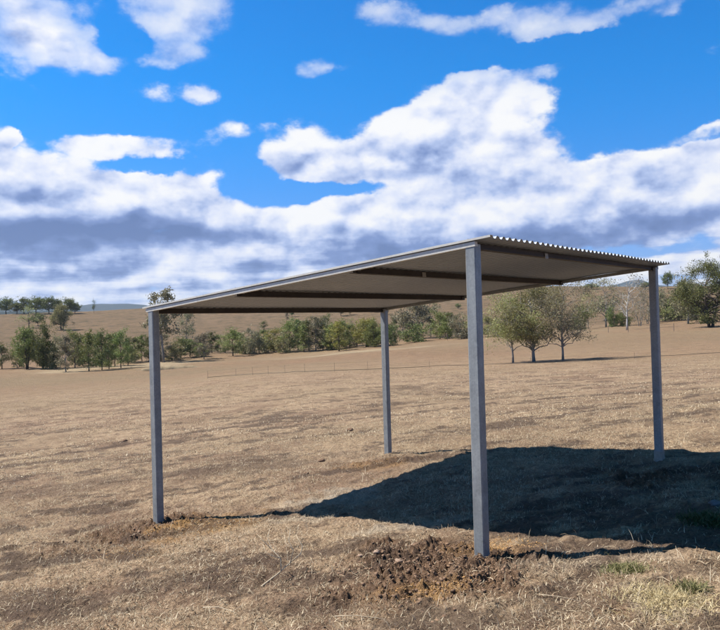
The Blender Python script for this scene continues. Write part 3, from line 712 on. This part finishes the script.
# ------------------------------------------------------------------ wire fence across the field
def fence():
    line = [(205, 379), (235, 376), (300, 373), (336, 372), (388, 370), (440, 367), (520, 364.5), (560, 362.5), (612, 360), (655, 357.5), (695, 355.5), (760, 352)]
    P = []
    for a, b in line:
        r = ray(a, b); d = 58 + (a-300)*.02; q = np.array(ground_hit(a, b)); d = np.linalg.norm(q)
        d2 = min(max(d, 50), 72); P.append(q*d2/d)
    P = np.array(P); P[:, 0] = P[:, 0]
    k = np.linspace(0, len(P)-1, 200); S = np.stack([np.interp(k, range(len(P)), P[:, 0]), np.interp(k, range(len(P)), P[:, 1])], 1)
    S = blur(S, 12, 0)
    L = np.concatenate([[0], np.cumsum(np.linalg.norm(np.diff(S, axis=0), axis=1))])
    def at(l): x = np.interp(l, L, S[:, 0]); y = np.interp(l, L, S[:, 1]); return x, y, float(hmid(x, y))
    c = at(L[-1]/2)
    root = empty('wire_fence', c, 'low wire fence on thin dark pickets crossing the paddock', 'fence')
    C = np.array(c); ls = np.arange(0, L[-1], 2.6)
    for i, l in enumerate(ls):
        p = np.array(at(l))-C; m = MB(); h = .7 if p[0]+C[0] < 2 else .5; w = .009
        if p[0]+C[0] > 2 and i % 3: continue
        m.prism([(-w, -.008), (-.006, -.008), (0, -w), (.006, -.008), (w, -.008), (w, 0), (-w, 0)], p-[0, 0, .2], p+[rs.randn()*.02, 0, h], (1, 0, 0), (0, 1, 0)); m.build('picket', M_picket, root)
    for hz, r, nm in ((.30, .018, 'poly_pipe'), (.42, .003, 'wire'), (.66, .003, 'wire')):
        pts = []
        for l in np.arange(0, L[-1], 1.0):
            x, y, z = at(l)
            if hz > .6 and x > 2: continue
            pts.append(np.array([x, y, z+(hz if nm == 'wire' else .12) - .02*abs(sin(l*pi/4))])-C)
        m = MB(); m.tube(pts, [r]*len(pts), 5); m.build(nm, M_wire, root)
fence()
# far boundary fence in front of the creek trees, tiny pickets
root = None
P0 = np.array(ground_hit(392, 344)); P1 = np.array(ground_hit(478, 339)); P2 = np.array(ground_hit(590, 333)); P3 = np.array(ground_hit(700, 331))
pts = [P0, P1, P2, P3]; c = np.array([*P1, float(hmid(*P1))])
root = empty('boundary_fence', c, 'distant post and wire fence before the trees right of the back post', 'fence')
seg = []
for a, b in zip(pts[:-1], pts[1:]):
    n = max(2, int(np.linalg.norm(b-a)/5)); seg += [a+(b-a)*i/n for i in range(n)]
for q in seg[:95]:
    z = float(hmid(*q)); m = MB(); m.prism([(-.03, -.03), (.03, -.03), (.03, .03), (-.03, .03)], np.array([*q, z-.1])-c, np.array([*q, z+1.1])-c, (1, 0, 0), (0, 1, 0)); m.build('fence_post', M_picket, root)
for h in (.6, 1.0):
    m = MB(); m.tube([np.array([*q, float(hmid(*q))+h])-c for q in seg], [.01]*len(seg), 4); m.build('wire', M_wire, root)

# eroded bank with a pale top left of centre
x, y = ground_hit(172, 369); z = float(hmid(x, y))
n = 40; v = []; f = []
for i in range(n+1):
    s = i/n*2-1; e = (1-s*s)**.5 if abs(s) < 1 else 0
    for (dy, dz) in ((1.6, -.15), (.9, .30), (.2, .42), (-.3, .36), (-.42, .05), (-.5, -.2)):
        v.append((s*4.2, dy*(.3+e)+.15*fbm(i*.4, dy, 2, 4), dz*e+(.12*fbm(i*.3, dy*3, 3, 8) if dz > 0 else 0)))
for i in range(n):
    for j in range(5): f.append((i*6+j, (i+1)*6+j, (i+1)*6+j+1, i*6+j+1))
M_bank = mat_rough('pale_bank_grass', (.20, .145, .085), (.34, .27, .17), 3, .95, .05)
o = mesh_obj('earth_bank', v, f, M_bank, smooth=True, loc=(x, y, z)); o.rotation_euler = (0, 0, .05); tag(o, 'low pale earth bank just right of the front left post, before the creek', 'bank')

# ------------------------------------------------------------------ small near things
def stick(px, py, segs, r, name, label, cat='stick', k=1.):
    x, y = ground_hit(px, py, 60); z = float(hfull(np.array([x]), np.array([y]))[0][0]); m = MB()
    for s, rr in segs: m.tube([np.array(p)*k for p in s], list(np.linspace(rr, rr*.5, len(s))*(.6 if k == 1 else 1.05)), 6)
    o = m.build(name, M_twig, smooth=True, loc=(x, y, z)); return tag(o, label, cat)
stick(265, 583, [([(-.02, -.02, .0), (.07, .04, .05), (.14, .09, .10)], .007), ([(.09, .05, .06), (.085, .08, .13), (.03, .12, .17), (.0, .16, .23), (.01, .2, .27)], .0045),
  ([(.085, .08, .13), (.05, .05, .15), (.0, .07, .17), (-.02, .1, .21)], .0035), ([(.03, .12, .17), (-.03, .13, .23), (-.06, .16, .25)], .003), ([(.14, .09, .10), (.16, .1, .17), (.13, .12, .22), (.14, .15, .28)], .004),
  ([(.14, .09, .10), (.20, .12, .14), (.21, .15, .18), (.17, .17, .24)], .004), ([(.16, .1, .17), (.11, .14, .2), (.10, .18, .24)], .003)], 0, 'dead_branch', 'forked bleached dead branch standing out of the grass between the left and near posts', 'branch', 1.3)
stick(225, 612, [([(-.16, .06, .02), (-.05, .02, .035), (.06, -.03, .02), (.13, -.09, .01)], .006), ([(-.05, .02, .035), (-.02, .09, .05)], .003), ([(.06, -.03, .02), (.11, -.01, .05)], .003)], 0, 'dead_stick', 'thin pale stick lying flat at the bottom, left of centre')
stick(360, 618, [([(-.16, .02, .02), (-.03, .0, .03), (.09, -.02, .02), (.17, -.03, .01)], .005), ([(.09, -.02, .02), (.13, .02, .05)], .003)], 0, 'dead_stick', 'thin pale stick lying at the bottom centre below the soil heap')
stick(560, 598, [([(-.12, .05, .03), (0, .0, .03), (.12, -.07, .02)], .004)], 0, 'dead_stick', 'short pale stalk lying right of the near post foot')
def tuft(px, py, rw, n, hgt, wid, m, lean, name, label, cat, seed):
    x, y = ground_hit(px, py, 60); z = float(hmid(x, y)); rs = np.random.RandomState(seed)
    q = rs.randn(n, 2)*rw*.5
    o = blade_mesh(name, x+q[:, 0], y+q[:, 1], hgt, wid, m, lean, rs, origin=(x, y, z)); o.location = (x, y, z); tag(o, label, cat)
tuft(708, 521, .20, 1500, .07, .003, M_weed, 1.2, 'green_weed', 'dark green weed clump in the roof shadow at the right edge', 'weed', 1)
tuft(624, 570, .13, 1600, .045, .0028, M_green, 1.3, 'grass_tuft', 'dull green grass tuft in the sun right of the near post', 'grass tuft', 2)
tuft(667, 601, .27, 2600, .06, .0019, M_yel, 1.5, 'grass_tuft', 'bleached yellow grass tuft at the bottom right', 'grass tuft', 3)
tuft(690, 590, .08, 700, .06, .003, M_green, 1.2, 'grass_tuft', 'small green sprouts beside the yellow tuft at bottom right', 'grass tuft', 4)
def stone(px, py, s, m, label, seed):
    x, y = ground_hit(px, py, 60); z = float(hfull(np.array([x]), np.array([y]))[0][0]); rs = np.random.RandomState(seed)
    v = []; f = []; nu, nv_ = 14, 8
    for i in range(nv_+1):
        for j in range(nu):
            t = pi*i/nv_; a = 2*pi*j/nu; r = 1+.38*fbm(np.array([cos(a)*sin(t)*1.7+seed]), np.array([sin(a)*sin(t)*1.7+cos(t)*2]), 3, seed)[0]*2
            v.append((s*1.2*r*sin(t)*cos(a), s*r*sin(t)*sin(a), s*.62*r*cos(t)+s*.3))
    for i in range(nv_):
        for j in range(nu): f.append((i*nu+j, (i+1)*nu+j, (i+1)*nu+(j+1) % nu, i*nu+(j+1) % nu))
    o = mesh_obj('stone', v, f, m, smooth=True, loc=(x, y, z)); tag(o, label, 'stone')
stone(716, 507, .05, M_stone, 'grey stone in shadow at the right edge above the weed', 2)
M_pink = mat_rough('pale_clod', (.26, .175, .125), (.40, .29, .22), 14, .95, .006)
for i, (px, py, s, l) in enumerate(((377, 561, .022, 'pale pinkish clod on the left of the soil heap'), (399, 566, .026, 'larger pinkish clod in the middle of the soil heap'), (361, 559, .018, 'small pinkish clod at the left end of the soil heap'), (429, 555, .015, 'small pale clod near the top of the soil heap'))):
    stone(px, py, s, M_pink, l, i+3)
for i, (px, py, s, l) in enumerate(((322, 461, .045, 'dark clod in the paddock left of the back post'), (350, 431, .05, 'small dark clod beyond and left of the back post'), (306, 474, .03, 'small dark clod between the left and back posts'), (125, 441, .05, 'small dark clod left of the front left post'), (416, 548, .04, 'dark lump on top of the soil heap'))):
    stone(px, py, s, M_clod, l, i+13)

for _o in list(COL.objects):
    if _o.parent is None and 'label' in _o and 'group' not in _o:
        _n = _o.name.split('.')[0]
        _g = {'hill_tree': 'scattered trees on the hill', 'scrub_bush': 'scrub near the white gum', 'scrub_tree': 'leafless scrub near the white gum', 'dead_stick': 'pale sticks lying in the grass', 'grass_tuft': 'grass tufts at the bottom right', 'stone': 'loose clods and stones on the paddock'}.get(_n)
        if _n == 'gum_tree' and 'of the three' in _o['label'] or 'middle gum' in _o['label']: _g = G3
        if _g: _o['group'] = _g
# ------------------------------------------------------------------ sun and sky
def gh(px, py):
    x, y = ground_hit(px, py, 40, hbase); return np.array([x, y, float(hbase(x, y))])
sN = np.array([*PN, ZHI])-gh(689, 545); sL = np.array([*PL, ZLO])-gh(310, 515)
SUN = sN/np.linalg.norm(sN)+sL/np.linalg.norm(sL); SUN /= np.linalg.norm(SUN)
print('SUN', SUN, sN/np.linalg.norm(sN), sL/np.linalg.norm(sL))
ld = bpy.data.lights.new('sun', 'SUN'); ld.energy = 5.0; ld.angle = math.radians(.53); ld.color = (1, .955, .88)
lo = bpy.data.objects.new('sun', ld); COL.objects.link(lo); lo.rotation_euler = Vector(SUN).to_track_quat('Z', 'Y').to_euler(); lo.location = (0, 0, 30)
el = math.asin(SUN[2]); azs = math.atan2(SUN[0], SUN[1])

W = bpy.data.worlds.new('World'); SC.world = W; W.use_nodes = True; nt = W.node_tree
for n in list(nt.nodes): nt.nodes.remove(n)
out = N(nt, 'ShaderNodeOutputWorld'); bg = N(nt, 'ShaderNodeBackground'); lk(nt, bg.outputs[0], out.inputs[0])
STR = .10; bg.inputs[1].default_value = STR*.8
sky = N(nt, 'ShaderNodeTexSky', sky_type='NISHITA'); sky.sun_disc = False; sky.sun_elevation = el; sky.sun_rotation = azs
sky.air_density = 1.0; sky.dust_density = .4; sky.ozone_density = 3.0; sky.altitude = 300
tc = N(nt, 'ShaderNodeTexCoord'); dr = tc.outputs['Generated']
sx = N(nt, 'ShaderNodeSeparateXYZ'); lk(nt, dr, sx.inputs[0])
azn = math_(nt, 'ARCTAN2', sx.outputs[0], sx.outputs[1]); eln = math_(nt, 'ARCSINE', sx.outputs[2])
D = 180/pi/10.
def angcomb(a, e):
    c = N(nt, 'ShaderNodeCombineXYZ'); lk(nt, math_(nt, 'MULTIPLY', a, D), c.inputs[0]); lk(nt, math_(nt, 'MULTIPLY', e, D), c.inputs[1]); return c.outputs[0]
ang0 = angcomb(azn, eln)     # units of 10 degrees
def pxang(px, py):
    r = ray(px, py); return math.atan2(r[0], r[1])*D, math.asin(r[2])*D
def vm(op, a, b=None, sc=None):
    n = N(nt, 'ShaderNodeVectorMath', operation=op); 
    for s, i in ((a, 0), (b, 1)):
        if s is None: continue
        if isinstance(s, tuple): n.inputs[i].default_value = s
        else: lk(nt, s, n.inputs[i])
    if sc is not None: n.inputs['Scale'].default_value = sc
    return n
# domain warp with 3D noise of the direction (seamless)
def noisec(scale, det, rough, co):
    n = N(nt, 'ShaderNodeTexNoise', inp={'Scale': scale, 'Detail': det, 'Roughness': rough}); lk(nt, co, n.inputs['Vector']); return n
stretch = vm('MULTIPLY', dr, (1, 1, 1.5)).outputs[0]
w1 = vm('SUBTRACT', noisec(5.5, 2, .5, stretch).outputs['Color'], (.5, .5, .5)).outputs[0]
w2 = vm('SUBTRACT', noisec(19, 5, .62, stretch).outputs['Color'], (.5, .5, .5)).outputs[0]
warp = vm('ADD', vm('MULTIPLY', w1, (.22, .12, 0)).outputs[0], vm('MULTIPLY', w2, (.30, .17, 0)).outputs[0]).outputs[0]
angw = vm('ADD', ang0, warp).outputs[0]
def field(lst, co):
    acc = None
    for (px, py, rx, ry, rot, w) in lst:
        cx, cy = pxang(px, py)
        k = 1/F*180/pi/10
        g = N(nt, 'ShaderNodeTexGradient', gradient_type='SPHERICAL'); lk(nt, co, g.inputs[0]); tm = g.texture_mapping
        tm.vector_type = 'TEXTURE'; tm.translation = (cx, cy, 0); tm.rotation = (0, 0, math.radians(rot)+ROLL); tm.scale = (rx*k*1.68, ry*k*1.68, 1)
        e = g.outputs['Fac']
        acc = math_(nt, 'MULTIPLY', e, w) if acc is None else math_(nt, 'MULTIPLY_ADD', e, w, acc)
    return acc
CL = [(55, 38, 48, 26, 0, 1.1), (10, 25, 34, 30, 0, .9), (190, 15, 44, 26, -5, 1.15), (145, 60, 56, 10, 3, .8), (210, -8, 70, 10, 0, .4), (325, 72, 30, 12, 5, .9), (218, 97, 20, 9, 0, .7), (236, 124, 24, 10, 0, .65),
      (172, 100, 34, 12, 0, .65), (40, 92, 44, 10, -20, .7), (122, 147, 44, 11, -3, 1.4), (0, 136, 8, 7, 0, 1.0),
      (50, 188, 68, 22, 0, 1.25), (178, 193, 54, 18, 0, 1.25), (20, 215, 70, 32, 0, 1.0), (125, 220, 90, 26, 0, 1.2), (205, 235, 40, 18, 0, .8),
      (495, 92, 58, 22, 12, 1.15), (440, 95, 34, 18, 0, .8), (470, 130, 92, 26, 0, 1.3), (370, 168, 70, 15, 0, 1.0), (440, 170, 80, 18, 0, 1.0), (330, 188, 62, 8, 0, -1.1), (252, 188, 26, 20, 0, -1.0), (310, 98, 60, 16, 0, -.7), (640, 98, 90, 22, 0, -.9), (540, 50, 100, 8, 0, -1.1), (120, 118, 90, 14, 0, -.7), (120, 35, 16, 22, 20, -.8), (150, 170, 60, 5, 0, -.5), (610, 105, 26, 30, 0, -.6), (420, 135, 60, 20, 0, .6), (325, 163, 80, 17, 0, 1.35), (300, 132, 40, 12, 10, .7), (425, 160, 90, 16, 0, .9),
      (640, 172, 80, 20, 5, 1.1), (580, 195, 110, 28, 0, 1.3), (700, 192, 60, 30, 0, 1.0), (700, 122, 60, 14, 0, -.8), (480, 200, 105, 26, 0, 1.3), (320, 218, 76, 20, 0, 1.25), (400, 235, 140, 20, 0, 1.0), (560, 228, 140, 16, 0, .8), (262, 218, 26, 13, 0, .6),
      (505, 20, 95, 11, -2, 1.15), (390, 12, 46, 15, 0, 1.1), (610, 18, 50, 9, 5, .75), (670, 12, 16, 6, 20, .5), (705, 128, 30, 6, 5, .9), (610, 138, 70, 10, 0, .65),
      (60, 270, 200, 18, 0, 1.1), (250, 270, 170, 16, 0, 1.0), (50, 250, 110, 12, 0, .7), (200, 300, 300, 16, 0, .8), (450, 262, 160, 14, 0, .8), (670, 262, 110, 9, 0, .95), (700, 290, 120, 16, 0, .8), (610, 243, 50, 7, 0, .7), (-120, 200, 150, 60, 0, 1.1),
      (880, 190, 150, 55, 0, 1.2), (330, -90, 150, 20, 0, .6), (620, -140, 120, 25, 0, .7)]
dens = field(CL, angw)
wst = vm('ADD', stretch, vm('MULTIPLY', w2, (.045, .045, .045)).outputs[0]).outputs[0]
def puff(co, sc):
    v = N(nt, 'ShaderNodeTexVoronoi', feature='F1', inp={'Scale': sc, 'Detail': 0.}); lk(nt, co, v.inputs['Vector']); return v.outputs['Distance']
pf = puff(wst, 15.)
nz1 = noisec(8, 6, .58, stretch).outputs['Fac']; nz2 = noisec(34, 4, .62, stretch).outputs['Fac']
dn = math_(nt, 'ADD', dens, math_(nt, 'ADD', math_(nt, 'MULTIPLY_ADD', nz1, 1.5, -.75), math_(nt, 'MULTIPLY_ADD', nz2, .50, -.25)))
# sky behind the camera gets scattered cumulus of the same kind
back = N(nt, 'ShaderNodeMapRange', inp={'From Min': .25, 'From Max': -.25, 'To Min': 0., 'To Max': .10}); lk(nt, sx.outputs[1], back.inputs[0])
dn = math_(nt, 'ADD', dn, back.outputs[0])
dn = math_(nt, 'ADD', dn, math_(nt, 'MULTIPLY_ADD', pf, -.85, .46))
# self-shading: the same noise sampled a step toward the sun, dark flat bases
sh = tuple(float(v) for v in (SUN[0]*.030, 0.0, .050))
nzo = noisec(8, 4, .5, vm('ADD', stretch, sh).outputs[0]).outputs['Fac']
nzs = noisec(8, 4, .5, stretch).outputs['Fac']
nm1 = noisec(21, 4, .55, stretch).outputs['Fac']; nm2 = noisec(21, 3, .5, vm('ADD', stretch, (sh[0]*.5, 0, sh[2]*.4)).outputs[0]).outputs['Fac']
pfo = puff(vm('ADD', wst, (float(SUN[0]*.012), 0., .022)).outputs[0], 15.)
rel = math_(nt, 'ADD', math_(nt, 'ADD', math_(nt, 'MULTIPLY', math_(nt, 'SUBTRACT', nzs, nzo), .9), math_(nt, 'MULTIPLY', math_(nt, 'SUBTRACT', pfo, pf), .65)), math_(nt, 'ADD', math_(nt, 'MULTIPLY', math_(nt, 'SUBTRACT', nm1, nm2), .9), math_(nt, 'MULTIPLY_ADD', nz2, .25, -.125)))
BASE = [(130, 232, 100, 15, 0, 1.15), (30, 238, 70, 14, 0, .95), (205, 240, 60, 9, 0, .8), (60, 262, 110, 9, 0, .4), (440, 246, 110, 12, 0, 1.0), (340, 250, 70, 8, 0, .8), (560, 235, 100, 9, 0, .75), (690, 218, 60, 8, 0, .4), (600, 212, 60, 9, 0, .35), (400, 180, 90, 8, 0, .3), (480, 160, 70, 9, 0, .15), (640, 172, 34, 12, 0, .5),
        (120, 216, 70, 9, 10, .4), (25, 278, 50, 6, 0, .55), (180, 288, 90, 4, 0, .5), (110, 272, 60, 5, 0, .4), (-120, 240, 150, 14, 0, .8), (880, 235, 150, 14, 0, .8), (540, 250, 130, 10, 0, .5), (300, 268, 100, 5, 0, .45), (40, 200, 40, 8, -20, .25), (330, 160, 60, 6, 0, .25)]
bs = field(BASE, vm('ADD', ang0, vm('MULTIPLY', warp, (.8, .7, 0)).outputs[0]).outputs[0])
thick = N(nt, 'ShaderNodeMapRange', inp={'From Min': .6, 'From Max': 2.4, 'To Min': 0., 'To Max': .20}); lk(nt, dn, thick.inputs[0])
lowz = N(nt, 'ShaderNodeMapRange', interpolation_type='SMOOTHSTEP', inp={'From Min': .14, 'From Max': .055, 'To Min': 0., 'To Max': 1.}); lk(nt, sx.outputs[2], lowz.inputs[0])
stk = noisec(5, 5, .6, vm('MULTIPLY', dr, (1, 1, 9)).outputs[0]).outputs['Fac']
stl0 = math_(nt, 'MULTIPLY', lowz.outputs[0], math_(nt, 'MULTIPLY_ADD', stk, 2.4, -1.25))
stl = math_(nt, 'MULTIPLY', stl0, .75)
rel = math_(nt, 'ADD', rel, stl)
dn = math_(nt, 'ADD', dn, math_(nt, 'MULTIPLY', stl0, .9))
lum = math_(nt, 'SUBTRACT', math_(nt, 'ADD', .87, rel), math_(nt, 'ADD', math_(nt, 'MULTIPLY', bs, .56), thick.outputs[0]))
cc = ramp(nt, lum, [(0., (.10, .16, .34)), (.28, (.16, .235, .46)), (.52, (.36, .44, .66)), (.74, (.60, .64, .76)), (.92, (.745, .75, .77)), (1., (.77, .77, .77))])
ccs = vm('SCALE', cc, sc=1/STR).outputs[0]
hs = N(nt, 'ShaderNodeHueSaturation', inp={'Saturation': 1.2, 'Value': 1.0}); lk(nt, sky.outputs[0], hs.inputs['Color'])
elm = N(nt, 'ShaderNodeMapRange', interpolation_type='SMOOTHSTEP', inp={'From Min': 0., 'From Max': .34, 'To Min': 0., 'To Max': 1.}); lk(nt, sx.outputs[2], elm.inputs[0])
skc = mix(nt, 1., hs.outputs[0], mix(nt, elm.outputs[0], (.55, .62, 1.10), (.08, .95, 1.43)), 'MULTIPLY')
zen = N(nt, 'ShaderNodeMapRange', inp={'From Min': .42, 'From Max': .75, 'To Min': 0., 'To Max': 1.}); lk(nt, sx.outputs[2], zen.inputs[0])
skc = vm('MULTIPLY', skc, None).outputs[0] if False else mix(nt, 1., skc, mix(nt, zen.outputs[0], (1., 1., 1.), (1.5, .34, .16)), 'MULTIPLY')
cov = N(nt, 'ShaderNodeMapRange', interpolation_type='SMOOTHERSTEP', inp={'From Min': .30, 'From Max': .86, 'To Min': 0., 'To Max': 1.}); lk(nt, dn, cov.inputs[0])
hi = N(nt, 'ShaderNodeMapRange', interpolation_type='SMOOTHSTEP', inp={'From Min': .26, 'From Max': .36, 'To Min': 0., 'To Max': 1.}); lk(nt, sx.outputs[2], hi.inputs[0])
thin = math_(nt, 'MULTIPLY_ADD', hi.outputs[0], math_(nt, 'MINIMUM', math_(nt, 'MULTIPLY_ADD', dn, .62, -1.02), 0.), 1.)      # high cloud is thinner
fac = math_(nt, 'MULTIPLY', math_(nt, 'MULTIPLY', cov.outputs[0], math_(nt, 'MAXIMUM', thin, 0.)), .98)
final = mix(nt, fac, skc, ccs)
lk(nt, final, bg.inputs[0])
W.cycles.sampling_method = 'MANUAL'; W.cycles.sample_map_resolution = 256

# ------------------------------------------------------------------ air
def haze():
    s = 5200.; z0 = -140; z1 = 215
    v = [(-s, -s, z0), (s, -s, z0), (s, s, z0), (-s, s, z0), (-s, -s, z1), (s, -s, z1), (s, s, z1), (-s, s, z1)]
    f = [(0, 3, 2, 1), (4, 5, 6, 7), (0, 1, 5, 4), (1, 2, 6, 5), (2, 3, 7, 6), (3, 0, 4, 7)]
    m, nt = mat('haze_air'); o = N(nt, 'ShaderNodeOutputMaterial'); p = N(nt, 'ShaderNodeVolumePrincipled', inp={'Color': (.72, .84, 1, 1), 'Density': .00009, 'Anisotropy': .2}); lk(nt, p.outputs[0], o.inputs['Volume'])
    ob = mesh_obj('haze', v, f, m); tag(ob, kind='stuff')
HAZE = True
if HAZE: haze()

SC.render.engine = 'CYCLES'
SC.cycles.max_bounces = 4; SC.cycles.diffuse_bounces = 2; SC.cycles.glossy_bounces = 2; SC.cycles.adaptive_threshold = .02; SC.cycles.time_limit = 1000; SC.cycles.volume_bounces = 0; SC.cycles.transparent_max_bounces = 8
SC.view_settings.view_transform = 'Standard'; SC.view_settings.look = 'None'; SC.view_settings.gamma = 1; SC.view_settings.use_curve_mapping = False
SC.view_settings.exposure = 0.70
SC.render.resolution_x = 1024; SC.render.resolution_y = 896; SC.render.resolution_percentage = 100
